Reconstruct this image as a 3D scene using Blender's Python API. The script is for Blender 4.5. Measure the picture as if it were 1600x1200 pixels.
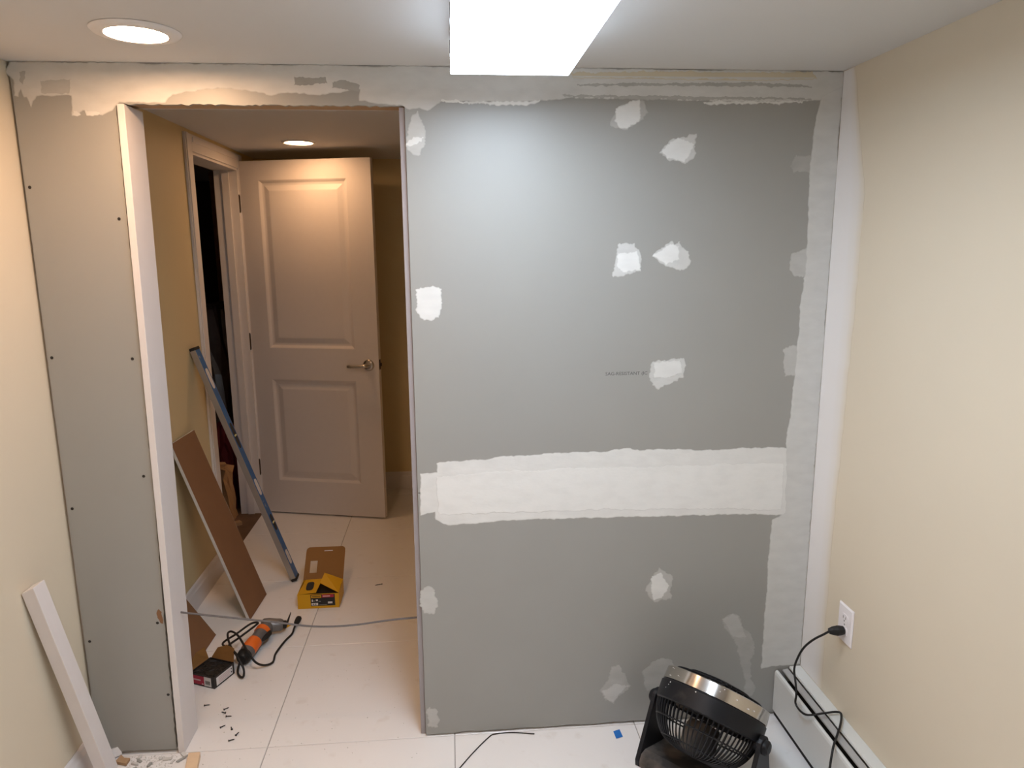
import bpy, bmesh, math, random
from mathutils import Vector, Matrix
from mathutils.geometry import tessellate_polygon

# ------------------------------------------------------------ scene, camera, world, exposure
for o in list(bpy.data.objects):
    bpy.data.objects.remove(o, do_unlink=True)
SC = bpy.context.scene
COL = SC.collection
random.seed(7)

F_PX, PITCH, YAW, ROLL = 1124.66, -0.1884, 0.083, -0.0083
CAM = Vector((1.1723, -2.1564, 1.6013))
fw = Vector((math.sin(YAW)*math.cos(PITCH), math.cos(YAW)*math.cos(PITCH), math.sin(PITCH)))
rt = Vector((math.cos(YAW), -math.sin(YAW), 0)); up = rt.cross(fw)
rt2 = rt*math.cos(ROLL) + up*math.sin(ROLL); up2 = -rt*math.sin(ROLL) + up*math.cos(ROLL)
cd = bpy.data.cameras.new('camera'); cam = bpy.data.objects.new('camera', cd); COL.objects.link(cam)
cd.sensor_width = 36; cd.lens = F_PX*36/1600; cd.clip_start = .02
cam.matrix_world = Matrix(((rt2.x, up2.x, -fw.x, CAM.x), (rt2.y, up2.y, -fw.y, CAM.y), (rt2.z, up2.z, -fw.z, CAM.z), (0, 0, 0, 1)))
SC.camera = cam
w = bpy.data.worlds.new('world'); SC.world = w; w.use_nodes = True
w.node_tree.nodes['Background'].inputs[0].default_value = (0.5, 0.5, 0.5, 1)
w.node_tree.nodes['Background'].inputs[1].default_value = 0.0
SC.view_settings.view_transform = 'Standard'; SC.view_settings.look = 'None'
SC.view_settings.gamma = 1; SC.view_settings.use_curve_mapping = False
SC.view_settings.exposure = 0.0
# what the lamps give off (each lamp is built further down, in its own builder)
PANEL_L, PANEL_C = 18.6, (0.81, 0.94, 1.10)
SPOT_L, SPOT_C = 155.0, (1.0, 0.61, 0.36)
HALL_L, HALL_C = 78.0, (1.0, 0.57, 0.29)

# ------------------------------------------------------------ helpers
H = 2.10          # ceiling of the room
HH = 2.145        # ceiling of the hall behind the partition
XR = 2.3375       # right wall
XH = -0.018       # hall's left wall
YB = 2.56         # hall's end wall

def s2l(c):
    return tuple((v/255/12.92 if v/255 <= .04045 else ((v/255+.055)/1.055)**2.4) for v in c)

MATS = {}
def mk(name, col, rough=.6, metal=0., var=.05, scale=9., bump=0., bscale=180., spec=.4, rvar=0., emit=None, emit_l=0., col2=None, c2scale=3., c2lo=.5, c2hi=.7, alpha=None):
    m = bpy.data.materials.new(name); m.use_nodes = True; nt = m.node_tree; N = nt.nodes; Lk = nt.links
    b = N['Principled BSDF']
    tc = N.new('ShaderNodeTexCoord')
    b.inputs['Roughness'].default_value = rough; b.inputs['Metallic'].default_value = metal
    b.inputs['Specular IOR Level'].default_value = spec
    n = N.new('ShaderNodeTexNoise'); n.inputs['Scale'].default_value = scale; n.inputs['Detail'].default_value = 5
    Lk.new(tc.outputs['Object'], n.inputs['Vector'])
    mr = N.new('ShaderNodeMapRange'); mr.inputs[3].default_value = 1-var; mr.inputs[4].default_value = 1+var
    Lk.new(n.outputs['Fac'], mr.inputs[0])
    mx = N.new('ShaderNodeMix'); mx.data_type = 'RGBA'; mx.blend_type = 'MULTIPLY'; mx.inputs[0].default_value = 1
    mx.inputs[6].default_value = (*col, 1); Lk.new(mr.outputs[0], mx.inputs[7])
    out = mx.outputs[2]
    if col2:
        n2 = N.new('ShaderNodeTexNoise'); n2.inputs['Scale'].default_value = c2scale; n2.inputs['Detail'].default_value = 7
        Lk.new(tc.outputs['Object'], n2.inputs['Vector'])
        r2 = N.new('ShaderNodeMapRange'); r2.inputs[1].default_value = c2lo; r2.inputs[2].default_value = c2hi
        Lk.new(n2.outputs['Fac'], r2.inputs[0])
        m2 = N.new('ShaderNodeMix'); m2.data_type = 'RGBA'; Lk.new(r2.outputs[0], m2.inputs[0])
        Lk.new(out, m2.inputs[6]); m2.inputs[7].default_value = (*col2, 1); out = m2.outputs[2]
    Lk.new(out, b.inputs['Base Color'])
    if rvar:
        r3 = N.new('ShaderNodeMapRange'); r3.inputs[3].default_value = rough-rvar; r3.inputs[4].default_value = rough+rvar
        Lk.new(n.outputs['Fac'], r3.inputs[0]); Lk.new(r3.outputs[0], b.inputs['Roughness'])
    if bump:
        nb = N.new('ShaderNodeTexNoise'); nb.inputs['Scale'].default_value = bscale; nb.inputs['Detail'].default_value = 3
        Lk.new(tc.outputs['Object'], nb.inputs['Vector'])
        bp = N.new('ShaderNodeBump'); bp.inputs['Strength'].default_value = bump; bp.inputs['Distance'].default_value = .002
        Lk.new(nb.outputs['Fac'], bp.inputs['Height']); Lk.new(bp.outputs[0], b.inputs['Normal'])
    if emit:
        b.inputs['Emission Color'].default_value = (*emit, 1); b.inputs['Emission Strength'].default_value = emit_l
    MATS[name] = m
    return m

class MB:
    """collects geometry in world coordinates"""
    def __init__(s): s.v = []; s.f = []; s.cov = None
    def add(s, vs, fs, M=None):
        k = len(s.v)
        s.v += [tuple(M @ Vector(p)) if M is not None else tuple(p) for p in vs]
        s.f += [tuple(i+k for i in f) for f in fs]
        return s
    def box(s, a, b, M=None):
        (x0, y0, z0), (x1, y1, z1) = a, b
        vs = [(x0,y0,z0),(x1,y0,z0),(x1,y1,z0),(x0,y1,z0),(x0,y0,z1),(x1,y0,z1),(x1,y1,z1),(x0,y1,z1)]
        return s.add(vs, [(0,3,2,1),(4,5,6,7),(0,1,5,4),(1,2,6,5),(2,3,7,6),(3,0,4,7)], M)
    def prism(s, poly, h0, h1, M=None):
        """polygon in local XY, extruded from h0 to h1 along local Z"""
        n = len(poly)
        vs = [(x, y, h0) for x, y in poly] + [(x, y, h1) for x, y in poly]
        tri = tessellate_polygon([[Vector((x, y, 0)) for x, y in poly]])
        fs = []
        for t in tri: fs.append(tuple(reversed(t))); fs.append(tuple(i+n for i in t))
        for i in range(n): j = (i+1) % n; fs.append((i, j, j+n, i+n))
        return s.add(vs, fs, M)
    def tube(s, pts, r, n=8, M=None, closed=False, caps=True):
        P = [Vector(p) for p in pts]; k = len(P)
        R = r if isinstance(r, (list, tuple)) else [r]*k
        vs = []; fs = []
        prev = None
        for i, p in enumerate(P):
            a = P[(i-1) % k] if (closed or i > 0) else P[0]
            b = P[(i+1) % k] if (closed or i < k-1) else P[-1]
            t = (b-a).normalized()
            if prev is None:
                ref = Vector((0, 0, 1)) if abs(t.z) < .9 else Vector((1, 0, 0))
                u = t.cross(ref).normalized()
            else:
                u = (prev - t*prev.dot(t)).normalized()
            prev = u; v = t.cross(u)
            for j in range(n):
                an = 2*math.pi*j/n
                vs.append(p + (u*math.cos(an)+v*math.sin(an))*R[i])
        m = k if closed else k-1
        for i in range(m):
            for j in range(n):
                a0 = i*n+j; a1 = i*n+(j+1) % n; b0 = ((i+1) % k)*n+j; b1 = ((i+1) % k)*n+(j+1) % n
                fs.append((a0, a1, b1, b0))
        if caps and not closed:
            fs.append(tuple(reversed(range(n)))); fs.append(tuple(range((k-1)*n, k*n)))
        return s.add(vs, fs, M)
    def lathe(s, prof, n=32, M=None, closed=False):
        """profile of (r, z) turned about local Z"""
        vs = []; fs = []; k = len(prof)
        for i in range(n):
            a = 2*math.pi*i/n
            vs += [(r*math.cos(a), r*math.sin(a), z) for r, z in prof]
        for i in range(n):
            j = (i+1) % n
            for q in range(k if closed else k-1):
                q2 = (q+1) % k
                fs.append((i*k+q, j*k+q, j*k+q2, i*k+q2))
        return s.add(vs, fs, M)
    def build(s, name, mat, parent=None, smooth=False, bevel=0., kind=None):
        off = Vector((0, 0, 0)); p = parent
        while p is not None:
            off += p.location; p = p.parent
        me = bpy.data.meshes.new(name)
        me.from_pydata([tuple(Vector(v)-off) for v in s.v], [], s.f)
        bm = bmesh.new(); bm.from_mesh(me)
        bmesh.ops.recalc_face_normals(bm, faces=bm.faces[:]); bm.to_mesh(me); bm.free()
        if s.cov is not None:
            at = me.attributes.new('cov', 'FLOAT', 'POINT')
            for i, c in enumerate(s.cov): at.data[i].value = c
        o = bpy.data.objects.new(name, me); COL.objects.link(o)
        me.materials.append(MATS[mat] if isinstance(mat, str) else mat)
        if smooth:
            me.polygons.foreach_set('use_smooth', [True]*len(me.polygons))
            try: me.set_sharp_from_angle(angle=math.radians(40))
            except Exception: pass
        if bevel:
            bv = o.modifiers.new('bevel', 'BEVEL'); bv.width = bevel; bv.segments = 2; bv.limit_method = 'ANGLE'
        if parent is not None: o.parent = parent
        if kind: o['kind'] = kind
        return o

def tag(o, label, cat=None, group=None, kind=None):
    o['label'] = label
    if cat: o['category'] = cat
    if group: o['group'] = group
    if kind: o['kind'] = kind
    return o
def thing(name, loc, label, cat, group=None, kind=None):
    o = bpy.data.objects.new(name, None); COL.objects.link(o); o.location = loc; o.empty_display_size = .05
    return tag(o, label, cat, group, kind)
def frame(origin, x, y, z):
    return Matrix(((x[0], y[0], z[0], origin[0]), (x[1], y[1], z[1], origin[1]), (x[2], y[2], z[2], origin[2]), (0, 0, 0, 1)))
def axes(origin, zdir, xdir):
    z = Vector(zdir).normalized(); x = Vector(xdir); x = (x - z*x.dot(z)).normalized(); y = z.cross(x)
    return frame(origin, x, y, z)
def smoothpath(pts, sub=6):
    P = [Vector(p) for p in pts]; out = []
    for i in range(len(P)-1):
        p0 = P[max(i-1, 0)]; p1 = P[i]; p2 = P[i+1]; p3 = P[min(i+2, len(P)-1)]
        for k in range(sub):
            t = k/sub
            out.append(.5*((2*p1)+(p2-p0)*t+(2*p0-5*p1+4*p2-p3)*t*t+(3*p1-p0-3*p2+p3)*t**3))
    out.append(P[-1]); return out
def ragged(poly, step=.006, amp=.0016, rnd=None):
    rnd = rnd or random; out = []; jit = 0.
    for i in range(len(poly)):
        a = Vector(poly[i]); b = Vector(poly[(i+1) % len(poly)]); d = b-a; L = d.length
        if L < 1e-6: continue
        n = max(1, int(L/step)); nn = Vector((-d.y, d.x))/L
        for k in range(n):
            jit = .62*jit + rnd.uniform(-amp, amp)*(.9 if rnd.random() < .85 else 1.6)
            out.append(a + d*(k/n) + nn*jit)
    return [(p.x, p.y) for p in out]

# ------------------------------------------------------------ materials
mk('ceiling_paint', (.66, .655, .64), rough=.75, var=.02, scale=3)
mk('cream_paint', (.70, .625, .49), rough=.5, var=.025, scale=4, spec=.35)
mk('hall_cream_paint', (.72, .585, .33), rough=.5, var=.03, scale=4, spec=.35)
mk('rear_paint', (.70, .66, .55), rough=.6, var=.02)
mk('white_trim', (.77, .735, .725), rough=.42, var=.03, scale=14, spec=.45)
mk('door_paint', (.72, .67, .64), rough=.42, var=.02, scale=40, bump=.05, bscale=300)
mk('tile', (.87, .85, .83), rough=.2, var=.03, scale=3, spec=.5, rvar=.08, col2=(.70, .64, .58), c2scale=14, c2lo=.62, c2hi=.95)
mk('grout', (.36, .33, .30), rough=.85)
mk('gypsum', (.62, .60, .57), rough=.9, var=.12, scale=60, bump=.5, bscale=150)
mk('brown_paper', (.245, .125, .060), rough=.8, var=.08, scale=12, bump=.05)
mk('framing_wood', (.42, .27, .15), rough=.75, var=.2, scale=20)
mk('pine', (.78, .58, .38), rough=.6, var=.12, scale=25)
mk('dark_void', (.015, .013, .012), rough=.9)
mk('black_plastic', (.010, .011, .014), rough=.42, var=.2, scale=30, spec=.3, col2=(.06, .055, .05), c2scale=18, c2lo=.62, c2hi=.95)
mk('dusty_plastic', (.03, .028, .027), rough=.75, var=.3, scale=25, col2=(.16, .135, .115), c2scale=9, c2lo=.42, c2hi=.62)
mk('chrome', (.62, .60, .57), rough=.16, metal=1, var=.05, rvar=.06, scale=22)
mk('satin_nickel', (.50, .46, .41), rough=.28, metal=1)
mk('dark_bronze', (.07, .05, .04), rough=.5, metal=.6)
mk('black_rubber', (.012, .012, .012), rough=.6)
mk('grey_cable', (.14, .13, .13), rough=.6)
mk('heater_white', (.70, .72, .70), rough=.38, var=.03)
mk('heater_grey', (.40, .40, .39), rough=.45, var=.08, scale=30)
mk('plate_white', (.86, .83, .84), rough=.3, var=.01)
mk('slot_dark', (.05, .04, .04), rough=.6)
mk('level_blue', (.015, .12, .36), rough=.35, var=.25, scale=30, col2=(.33, .36, .40), c2scale=22, c2lo=.66, c2hi=.74)
mk('aluminium', (.42, .40, .38), rough=.42, metal=.7, var=.1)
mk('vial_yellow', (.75, .72, .35), rough=.2)
mk('box_yellow', (.68, .355, .008), rough=.5, var=.04)
mk('box_brown', (.27, .13, .036), rough=.8, var=.05)
mk('box_black', (.02, .018, .018), rough=.5, var=.3, col2=(.08, .06, .05), c2scale=40, c2lo=.55, c2hi=.8)
mk('box_red', (.42, .02, .05), rough=.5)
mk('print_white', (.72, .70, .69), rough=.6)
mk('print_pink', (.62, .45, .45), rough=.6)
mk('print_black', (.02, .02, .022), rough=.5)
mk('print_grey', (.25, .25, .24), rough=.7)
mk('stamp_ink', (.10, .10, .095), rough=.7)
mk('tool_grey', (.14, .13, .125), rough=.5, var=.15, scale=30)
mk('tool_orange', (.80, .16, .02), rough=.45, var=.08)
mk('gear_grey', (.20, .19, .185), rough=.4, metal=.5, var=.15, scale=40)
mk('steel', (.35, .34, .33), rough=.35, metal=1)
mk('screw_black', (.04, .037, .035), rough=.45, metal=.5)
mk('blue_tape', (.02, .17, .55), rough=.7)
mk('plastic_sheet', (.09, .065, .055), rough=.25, var=.5, scale=12, spec=.6)
mk('paper_bag', (.48, .27, .12), rough=.8, var=.12, scale=15)
mk('red_cloth', (.14, .012, .012), rough=.8)
mk('old_subfloor', (.16, .095, .055), rough=.8, var=.3, scale=9)
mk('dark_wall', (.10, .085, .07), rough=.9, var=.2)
mk('panel_lens', (.9, .9, .9), rough=.4, emit=PANEL_C, emit_l=PANEL_L)
mk('spot_lens', (.9, .9, .9), rough=.4, emit=SPOT_C, emit_l=SPOT_L)
mk('hall_lens', (.9, .9, .9), rough=.4, emit=HALL_C, emit_l=HALL_L)
mk('jamb_grey', (.36, .33, .335), rough=.6, var=.06)
mk('lamp_trim', (.80, .78, .76), rough=.45, var=.01)
mk('lamp_housing', (.42, .44, .50), rough=.5, var=.1)

DRY = (.345, .343, .318)
mk('drywall_paper', DRY, rough=.43, var=.035, scale=5, bump=.05, bscale=420, spec=.6)
def compound_mat():
    m = bpy.data.materials.new('joint_compound'); m.use_nodes = True; nt = m.node_tree; N = nt.nodes; Lk = nt.links
    b = N['Principled BSDF']; b.inputs['Roughness'].default_value = .7; b.inputs['Specular IOR Level'].default_value = .3
    at = N.new('ShaderNodeAttribute'); at.attribute_name = 'cov'
    tc = N.new('ShaderNodeTexCoord')
    mp = N.new('ShaderNodeMapping'); mp.inputs['Scale'].default_value = (1, 1, 2.2); Lk.new(tc.outputs['Object'], mp.inputs['Vector'])
    n = N.new('ShaderNodeTexNoise'); n.inputs['Scale'].default_value = 16; n.inputs['Detail'].default_value = 6; Lk.new(mp.outputs[0], n.inputs['Vector'])
    r = N.new('ShaderNodeMapRange'); r.inputs[3].default_value = -.17; r.inputs[4].default_value = .17; Lk.new(n.outputs['Fac'], r.inputs[0])
    a = N.new('ShaderNodeMath'); a.operation = 'ADD'; a.use_clamp = True; Lk.new(at.outputs['Fac'], a.inputs[0]); Lk.new(r.outputs[0], a.inputs[1])
    mx = N.new('ShaderNodeMix'); mx.data_type = 'RGBA'; Lk.new(a.outputs[0], mx.inputs[0])
    mx.inputs[6].default_value = (*DRY, 1); mx.inputs[7].default_value = (.82, .82, .79, 1)
    Lk.new(mx.outputs[2], b.inputs['Base Color'])
    nb = N.new('ShaderNodeTexNoise'); nb.inputs['Scale'].default_value = 70; Lk.new(mp.outputs[0], nb.inputs['Vector'])
    bp = N.new('ShaderNodeBump'); bp.inputs['Strength'].default_value = .12; bp.inputs['Distance'].default_value = .002
    Lk.new(nb.outputs['Fac'], bp.inputs['Height']); Lk.new(bp.outputs[0], b.inputs['Normal'])
    MATS['joint_compound'] = m
compound_mat()
def primer_mat():
    m = MATS['cream_paint'].copy(); m.name = 'corner_primer'; N = m.node_tree.nodes; Lk = m.node_tree.links; b = N['Principled BSDF']
    src = b.inputs['Base Color'].links[0].from_socket
    at = N.new('ShaderNodeAttribute'); at.attribute_name = 'cov'
    mx = N.new('ShaderNodeMix'); mx.data_type = 'RGBA'; Lk.new(at.outputs['Fac'], mx.inputs[0]); Lk.new(src, mx.inputs[6]); mx.inputs[7].default_value = (.80, .79, .78, 1)
    Lk.new(mx.outputs[2], b.inputs['Base Color']); MATS['corner_primer'] = m
primer_mat()
mk('old_cream', (.62, .56, .42), rough=.6, var=.05)

# ------------------------------------------------------------ dried joint compound on the partition, outlines in metres (x, z)
PATCHES = [
    ('compound_patch', 0.45, 0.5, [(1.0524, 1.8908), (1.0614, 1.9429), (1.0767, 1.9688), (1.0897, 1.9827), (1.1031, 1.9518), (1.1113, 1.9258), (1.1105, 1.8997), (1.1045, 1.8788), (1.0913, 1.8647), (1.073, 1.8594), (1.0589, 1.8717)]),
    ('compound_stroke', 0.9, 0.9, [(1.0542, 1.8908), (1.0765, 1.9101), (1.1055, 1.9119), (1.0978, 1.8962), (1.0647, 1.8822)]),
    ('compound_patch', 0.3, 0.4, [(1.6444, 1.9477), (1.6605, 1.9901), (1.692, 2.0078), (1.7407, 2.0169), (1.755, 1.9784), (1.7328, 1.9588), (1.6937, 1.9338), (1.6672, 1.9372)]),
    ('compound_stroke', 0.85, 0.9, [(1.6605, 1.9901), (1.692, 2.0078), (1.7295, 2.0151), (1.732, 1.9906), (1.7328, 1.9606), (1.6936, 1.9374), (1.6709, 1.939), (1.6555, 1.9584)]),
    ('compound_patch', 0.55, 0.5, [(1.7906, 1.8681), (1.8277, 1.9059), (1.8543, 1.9131), (1.9019, 1.9241), (1.9012, 1.8936), (1.8951, 1.852), (1.8799, 1.8465), (1.8686, 1.8374), (1.8161, 1.8501)]),
    ('compound_stroke', 0.9, 0.9, [(1.7944, 1.8699), (1.8315, 1.9077), (1.8544, 1.9096), (1.8953, 1.8953), (1.8868, 1.8665), (1.8685, 1.8411), (1.8161, 1.8519)]),
    ('compound_patch', 0.55, 0.5, [(1.6737, 1.6054), (1.7243, 1.6069), (1.7366, 1.5842), (1.7468, 1.567), (1.7479, 1.5252), (1.703, 1.5123), (1.66, 1.509), (1.6649, 1.5621)]),
    ('compound_stroke', 0.95, 0.9, [(1.6703, 1.581), (1.7326, 1.5861), (1.7439, 1.529), (1.6931, 1.5201), (1.6672, 1.5394)]),
    ('compound_patch', 0.55, 0.5, [(1.78, 1.5724), (1.828, 1.608), (1.8376, 1.6154), (1.8479, 1.604), (1.8612, 1.6153), (1.8658, 1.5982), (1.892, 1.5847), (1.8953, 1.5504), (1.8744, 1.5257), (1.8204, 1.5397)]),
    ('compound_stroke', 0.95, 0.9, [(1.78, 1.5724), (1.832, 1.6061), (1.8619, 1.5983), (1.8632, 1.5603), (1.8203, 1.5435)]),
    ('compound_patch', 0.5, 0.5, [(1.7874, 1.2507), (1.8864, 1.2587), (1.8941, 1.2162), (1.8846, 1.1961), (1.8626, 1.1825), (1.8363, 1.177), (1.8083, 1.1594), (1.7897, 1.17), (1.7786, 1.2027)]),
    ('compound_stroke', 0.75, 0.9, [(1.7937, 1.2426), (1.8744, 1.2529), (1.8841, 1.2103), (1.8317, 1.1933), (1.7909, 1.1983)]),
    ('compound_patch', 0.75, 0.6, [(1.0696, 1.4803), (1.0962, 1.4893), (1.1449, 1.4831), (1.1453, 1.4264), (1.1388, 1.3941), (1.0892, 1.3853), (1.0691, 1.4085)]),
    ('compound_patch', 0.33, 0.5, [(1.7835, 0.4922), (1.8021, 0.5184), (1.8099, 0.5429), (1.8307, 0.5643), (1.8526, 0.5498), (1.8835, 0.5257), (1.8723, 0.4763), (1.8754, 0.4488), (1.8451, 0.4481), (1.8237, 0.4423), (1.8017, 0.4572)]),
    ('compound_stroke', 0.85, 0.9, [(1.8059, 0.5363), (1.8355, 0.5484), (1.8672, 0.4993), (1.8449, 0.4549), (1.817, 0.4495), (1.8029, 0.4912)]),
    ('compound_patch', 0.25, 0.5, [(1.6394, 0.1305), (1.6672, 0.1693), (1.6773, 0.216), (1.7055, 0.2213), (1.7284, 0.1702), (1.7445, 0.1405), (1.7121, 0.1114), (1.6864, 0.077), (1.6575, 0.0934)]),
    ('compound_stroke', 0.5, 0.9, [(1.646, 0.1301), (1.6937, 0.1533), (1.74, 0.1432), (1.7077, 0.1141), (1.6841, 0.082), (1.6575, 0.0982)]),
    ('compound_patch', 0.2, 0.5, [(1.7872, 0.1903), (1.8191, 0.2286), (1.8583, 0.2381), (1.8896, 0.2267), (1.8973, 0.1953), (1.8664, 0.1255), (1.8046, 0.1174), (1.7905, 0.1471)]),
    ('compound_patch', 0.22, 0.5, [(2.0491, 0.3702), (2.0771, 0.385), (2.1034, 0.3882), (2.118, 0.3641), (2.1312, 0.3236), (2.152, 0.3106), (2.1697, 0.2741), (2.1695, 0.2385), (2.1595, 0.2152), (2.1688, 0.1303), (2.186, 0.1073), (2.1719, 0.0741), (2.1383, 0.0665), (2.1422, 0.1198), (2.1328, 0.1688), (2.1053, 0.266), (2.0854, 0.3073), (2.0616, 0.3392)]),
    ('compound_stroke', 0.36, 0.9, [(2.0513, 0.3701), (2.088, 0.3867), (2.1082, 0.381), (2.1371, 0.2973), (2.0901, 0.3024)]),
    ('compound_patch', 0.45, 0.5, [(1.0522, 0.5182), (1.0752, 0.539), (1.0992, 0.5224), (1.1039, 0.4711), (1.0927, 0.4382), (1.0601, 0.4445), (1.0487, 0.474)]),
    ('compound_patch', 0.2, 0.35, [(2.19, 1.8304), (2.2035, 1.8653), (2.2632, 1.8618), (2.2671, 1.8083), (2.2029, 1.8157)]),
    ('compound_patch', 0.38, 0.35, [(2.2088, 1.5473), (2.2152, 1.5723), (2.2705, 1.5949), (2.2775, 1.4979), (2.2277, 1.5083), (2.2103, 1.524)]),
    ('compound_patch', 0.38, 0.35, [(2.2057, 1.2803), (2.2384, 1.2898), (2.2704, 1.279), (2.2702, 1.1912), (2.2155, 1.1945)]),
    ('compound_patch', 0.4, 0.4, [(1.0598, 0.0953), (1.0707, 0.1087), (1.0936, 0.0977), (1.0989, 0.0571), (1.0939, 0.0312), (1.0622, 0.0334)]),
    ('joint_compound_band', 0.86, 0.6, [(1.0628, 0.913), (1.1161, 0.9153), (1.1169, 0.9442), (1.1506, 0.9492), (1.2499, 0.9521), (1.3258, 0.9578), (1.4706, 0.9655), (1.6536, 0.9657), (1.674, 0.9714), (1.7253, 0.9739), (1.7563, 0.9666), (1.9643, 0.962), (2.1753, 0.9616), (2.3078, 0.9594), (2.3159, 0.7237), (2.1891, 0.7333), (1.9738, 0.7399), (1.7621, 0.742), (1.5535, 0.7462), (1.3481, 0.7482), (1.2667, 0.7431), (1.1455, 0.7417), (1.1058, 0.7583), (1.1046, 0.7859), (1.0603, 0.775)]),
    ('compound_stroke', 0.98, 1.0, [(1.1118, 0.903), (1.2692, 0.912), (1.5521, 0.9146), (1.8826, 0.9117), (2.2318, 0.9105), (2.2359, 0.7469), (1.973, 0.7596), (1.657, 0.7701), (1.3483, 0.7739), (1.1142, 0.7728)]),
    ('corner_tape_band', 0.64, 0.75, [(2.2724, 2.0301), (2.2627, 1.9763), (2.2555, 1.9129), (2.2516, 1.8305), (2.2576, 1.6619), (2.2591, 1.5274), (2.2509, 1.4097), (2.2495, 1.249), (2.2452, 1.1257), (2.2366, 1.0), (2.2352, 0.9575), (2.245, 0.7399), (2.2032, 0.715), (2.1994, 0.5627), (2.1988, 0.425), (2.1982, 0.2843), (2.1977, 0.1792), (2.337, 0.187), (2.337, 1.0), (2.337, 2.06)]),
    ('ceiling_joint_band', 0.62, 0.55, [(-0.0032, 2.0712), (0.0138, 2.052), (0.0118, 2.0113), (0.0245, 2.0081), (0.0303, 2.0278), (0.036, 2.0082), (0.0442, 2.0083), (0.0479, 1.9985), (0.0507, 1.9821), (0.0594, 1.9986), (0.0693, 2.0118), (0.1586, 2.0125), (0.1545, 1.963), (0.1712, 1.9631), (0.186, 1.9765), (0.2348, 1.9635), (0.2614, 1.977), (0.2835, 1.9954), (0.4035, 1.998), (0.4259, 2.0197), (0.4775, 2.0268), (0.5464, 2.0357), (0.6488, 2.0283), (0.6912, 2.017), (0.709, 2.0238), (0.7438, 2.0241), (0.8221, 2.0214), (0.8927, 2.0304), (0.9335, 2.0359), (0.9285, 2.0054), (0.9973, 1.9974), (1.0471, 1.9943), (1.0682, 1.9825), (1.0952, 1.9861), (1.1184, 1.9811), (1.1587, 2.0072), (1.3584, 2.0053), (1.5426, 2.0171), (1.7294, 2.0168), (1.9192, 2.0131), (2.1119, 2.011), (2.2734, 2.0176), (2.2769, 2.023), (2.3655, 2.0237), (2.336, 2.099), (1.2, 2.099), (0.012, 2.099)]),
    ('scrape_and_groove_shade', 0.05, 0.75, [(0.7519, 2.0693), (0.8422, 2.0686), (0.8447, 2.0502), (0.7884, 2.043), (0.7521, 2.046)]),
    ('scrape_and_groove_shade', 0.1, 0.75, [(0.8537, 2.0553), (0.8944, 2.0624), (0.9341, 2.0494), (0.9296, 2.0274), (0.8929, 2.0338), (0.8545, 2.0385)]),
    ('scrape_and_groove_shade', 0.25, 0.75, [(0.0329, 2.0732), (0.0497, 2.0766), (0.047, 2.0555), (0.0383, 2.0392), (0.0302, 2.0521)]),
    ('scrape_and_groove_shade', 0.35, 0.75, [(0.0824, 2.051), (0.1624, 2.0583), (0.159, 2.0158), (0.0817, 2.0184)]),
    ('scrape_and_groove_shade', 0.2, 0.75, [(1.5422, 2.0569), (1.7283, 2.0621), (2.0699, 2.0672), (2.2153, 2.0633), (2.2453, 2.053), (2.0707, 2.0531), (1.8227, 2.0526), (1.5516, 2.0483)]),  # grey of this streak stands in for shade in the compound grooves
    ('scrape_and_groove_shade', 0.25, 0.75, [(1.5055, 2.0272), (1.7292, 2.0273), (2.2179, 2.0261), (2.244, 2.0174), (1.9191, 2.0148), (1.5426, 2.0188)]),
    ('compound_stroke', 0.95, 0.95, [(1.1552, 2.0088), (1.2854, 2.0081), (1.441, 2.0111), (1.4244, 1.9988), (1.3583, 1.9966), (1.249, 2.001)]),
    ('compound_stroke', 0.85, 0.95, [(1.9155, 2.0095), (1.9383, 2.0132), (2.2186, 2.0172), (2.2191, 2.01), (2.0348, 2.0051), (1.9292, 2.0025)]),
    ('compound_stroke', 0.8, 0.95, [(0.1564, 1.9796), (0.1727, 1.9764), (0.1745, 1.9632), (0.1547, 1.9647)]),
    ('compound_stroke', 0.8, 0.95, [(0.1894, 1.9765), (0.2197, 1.9784), (0.232, 1.9685), (0.2314, 1.9635), (0.1929, 1.9633)]),
    ('cream_paint_strip', -1, 0.8, [(1.5236, 2.0885), (1.7275, 2.0933), (2.0109, 2.0946), (2.2421, 2.0971), (2.2592, 2.0761), (2.1083, 2.0693), (1.8221, 2.07), (1.5329, 2.0723)])]

# ------------------------------------------------------------ the setting
def st(name, label, mb, mat, **k):
    return tag(mb.build(name, mat, **k), label, name.split('_')[0], kind='structure')
YR = -4.2
floor = st('floor', 'white polished square floor tiles in room and hall', MB().box((-1.5, YR, -.08), (XR+.14, 4.2, -.004)), 'grout')
TP = .611
xs = [.539+TP*k for k in range(-3, 5)]; ys = [-.005+.61*k for k in range(-7, 6)]
def tile(x0, x1, y0, y1):
    g = .0013
    m = MB(); a = (x0+g, y0+g); b = (x1-g, y1-g); c = .0012
    vs = [(a[0], a[1], -.006), (b[0], a[1], -.006), (b[0], b[1], -.006), (a[0], b[1], -.006),
          (a[0], a[1], -.001), (b[0], a[1], -.001), (b[0], b[1], -.001), (a[0], b[1], -.001),
          (a[0]+c, a[1]+c, 0), (b[0]-c, a[1]+c, 0), (b[0]-c, b[1]-c, 0), (a[0]+c, b[1]-c, 0)]
    fs = [(0, 1, 5, 4), (1, 2, 6, 5), (2, 3, 7, 6), (3, 0, 4, 7), (4, 5, 9, 8), (5, 6, 10, 9), (6, 7, 11, 10), (7, 4, 8, 11), (8, 9, 10, 11), (3, 2, 1, 0)]
    m.add(vs, fs); m.build('tile', 'tile', floor)
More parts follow.
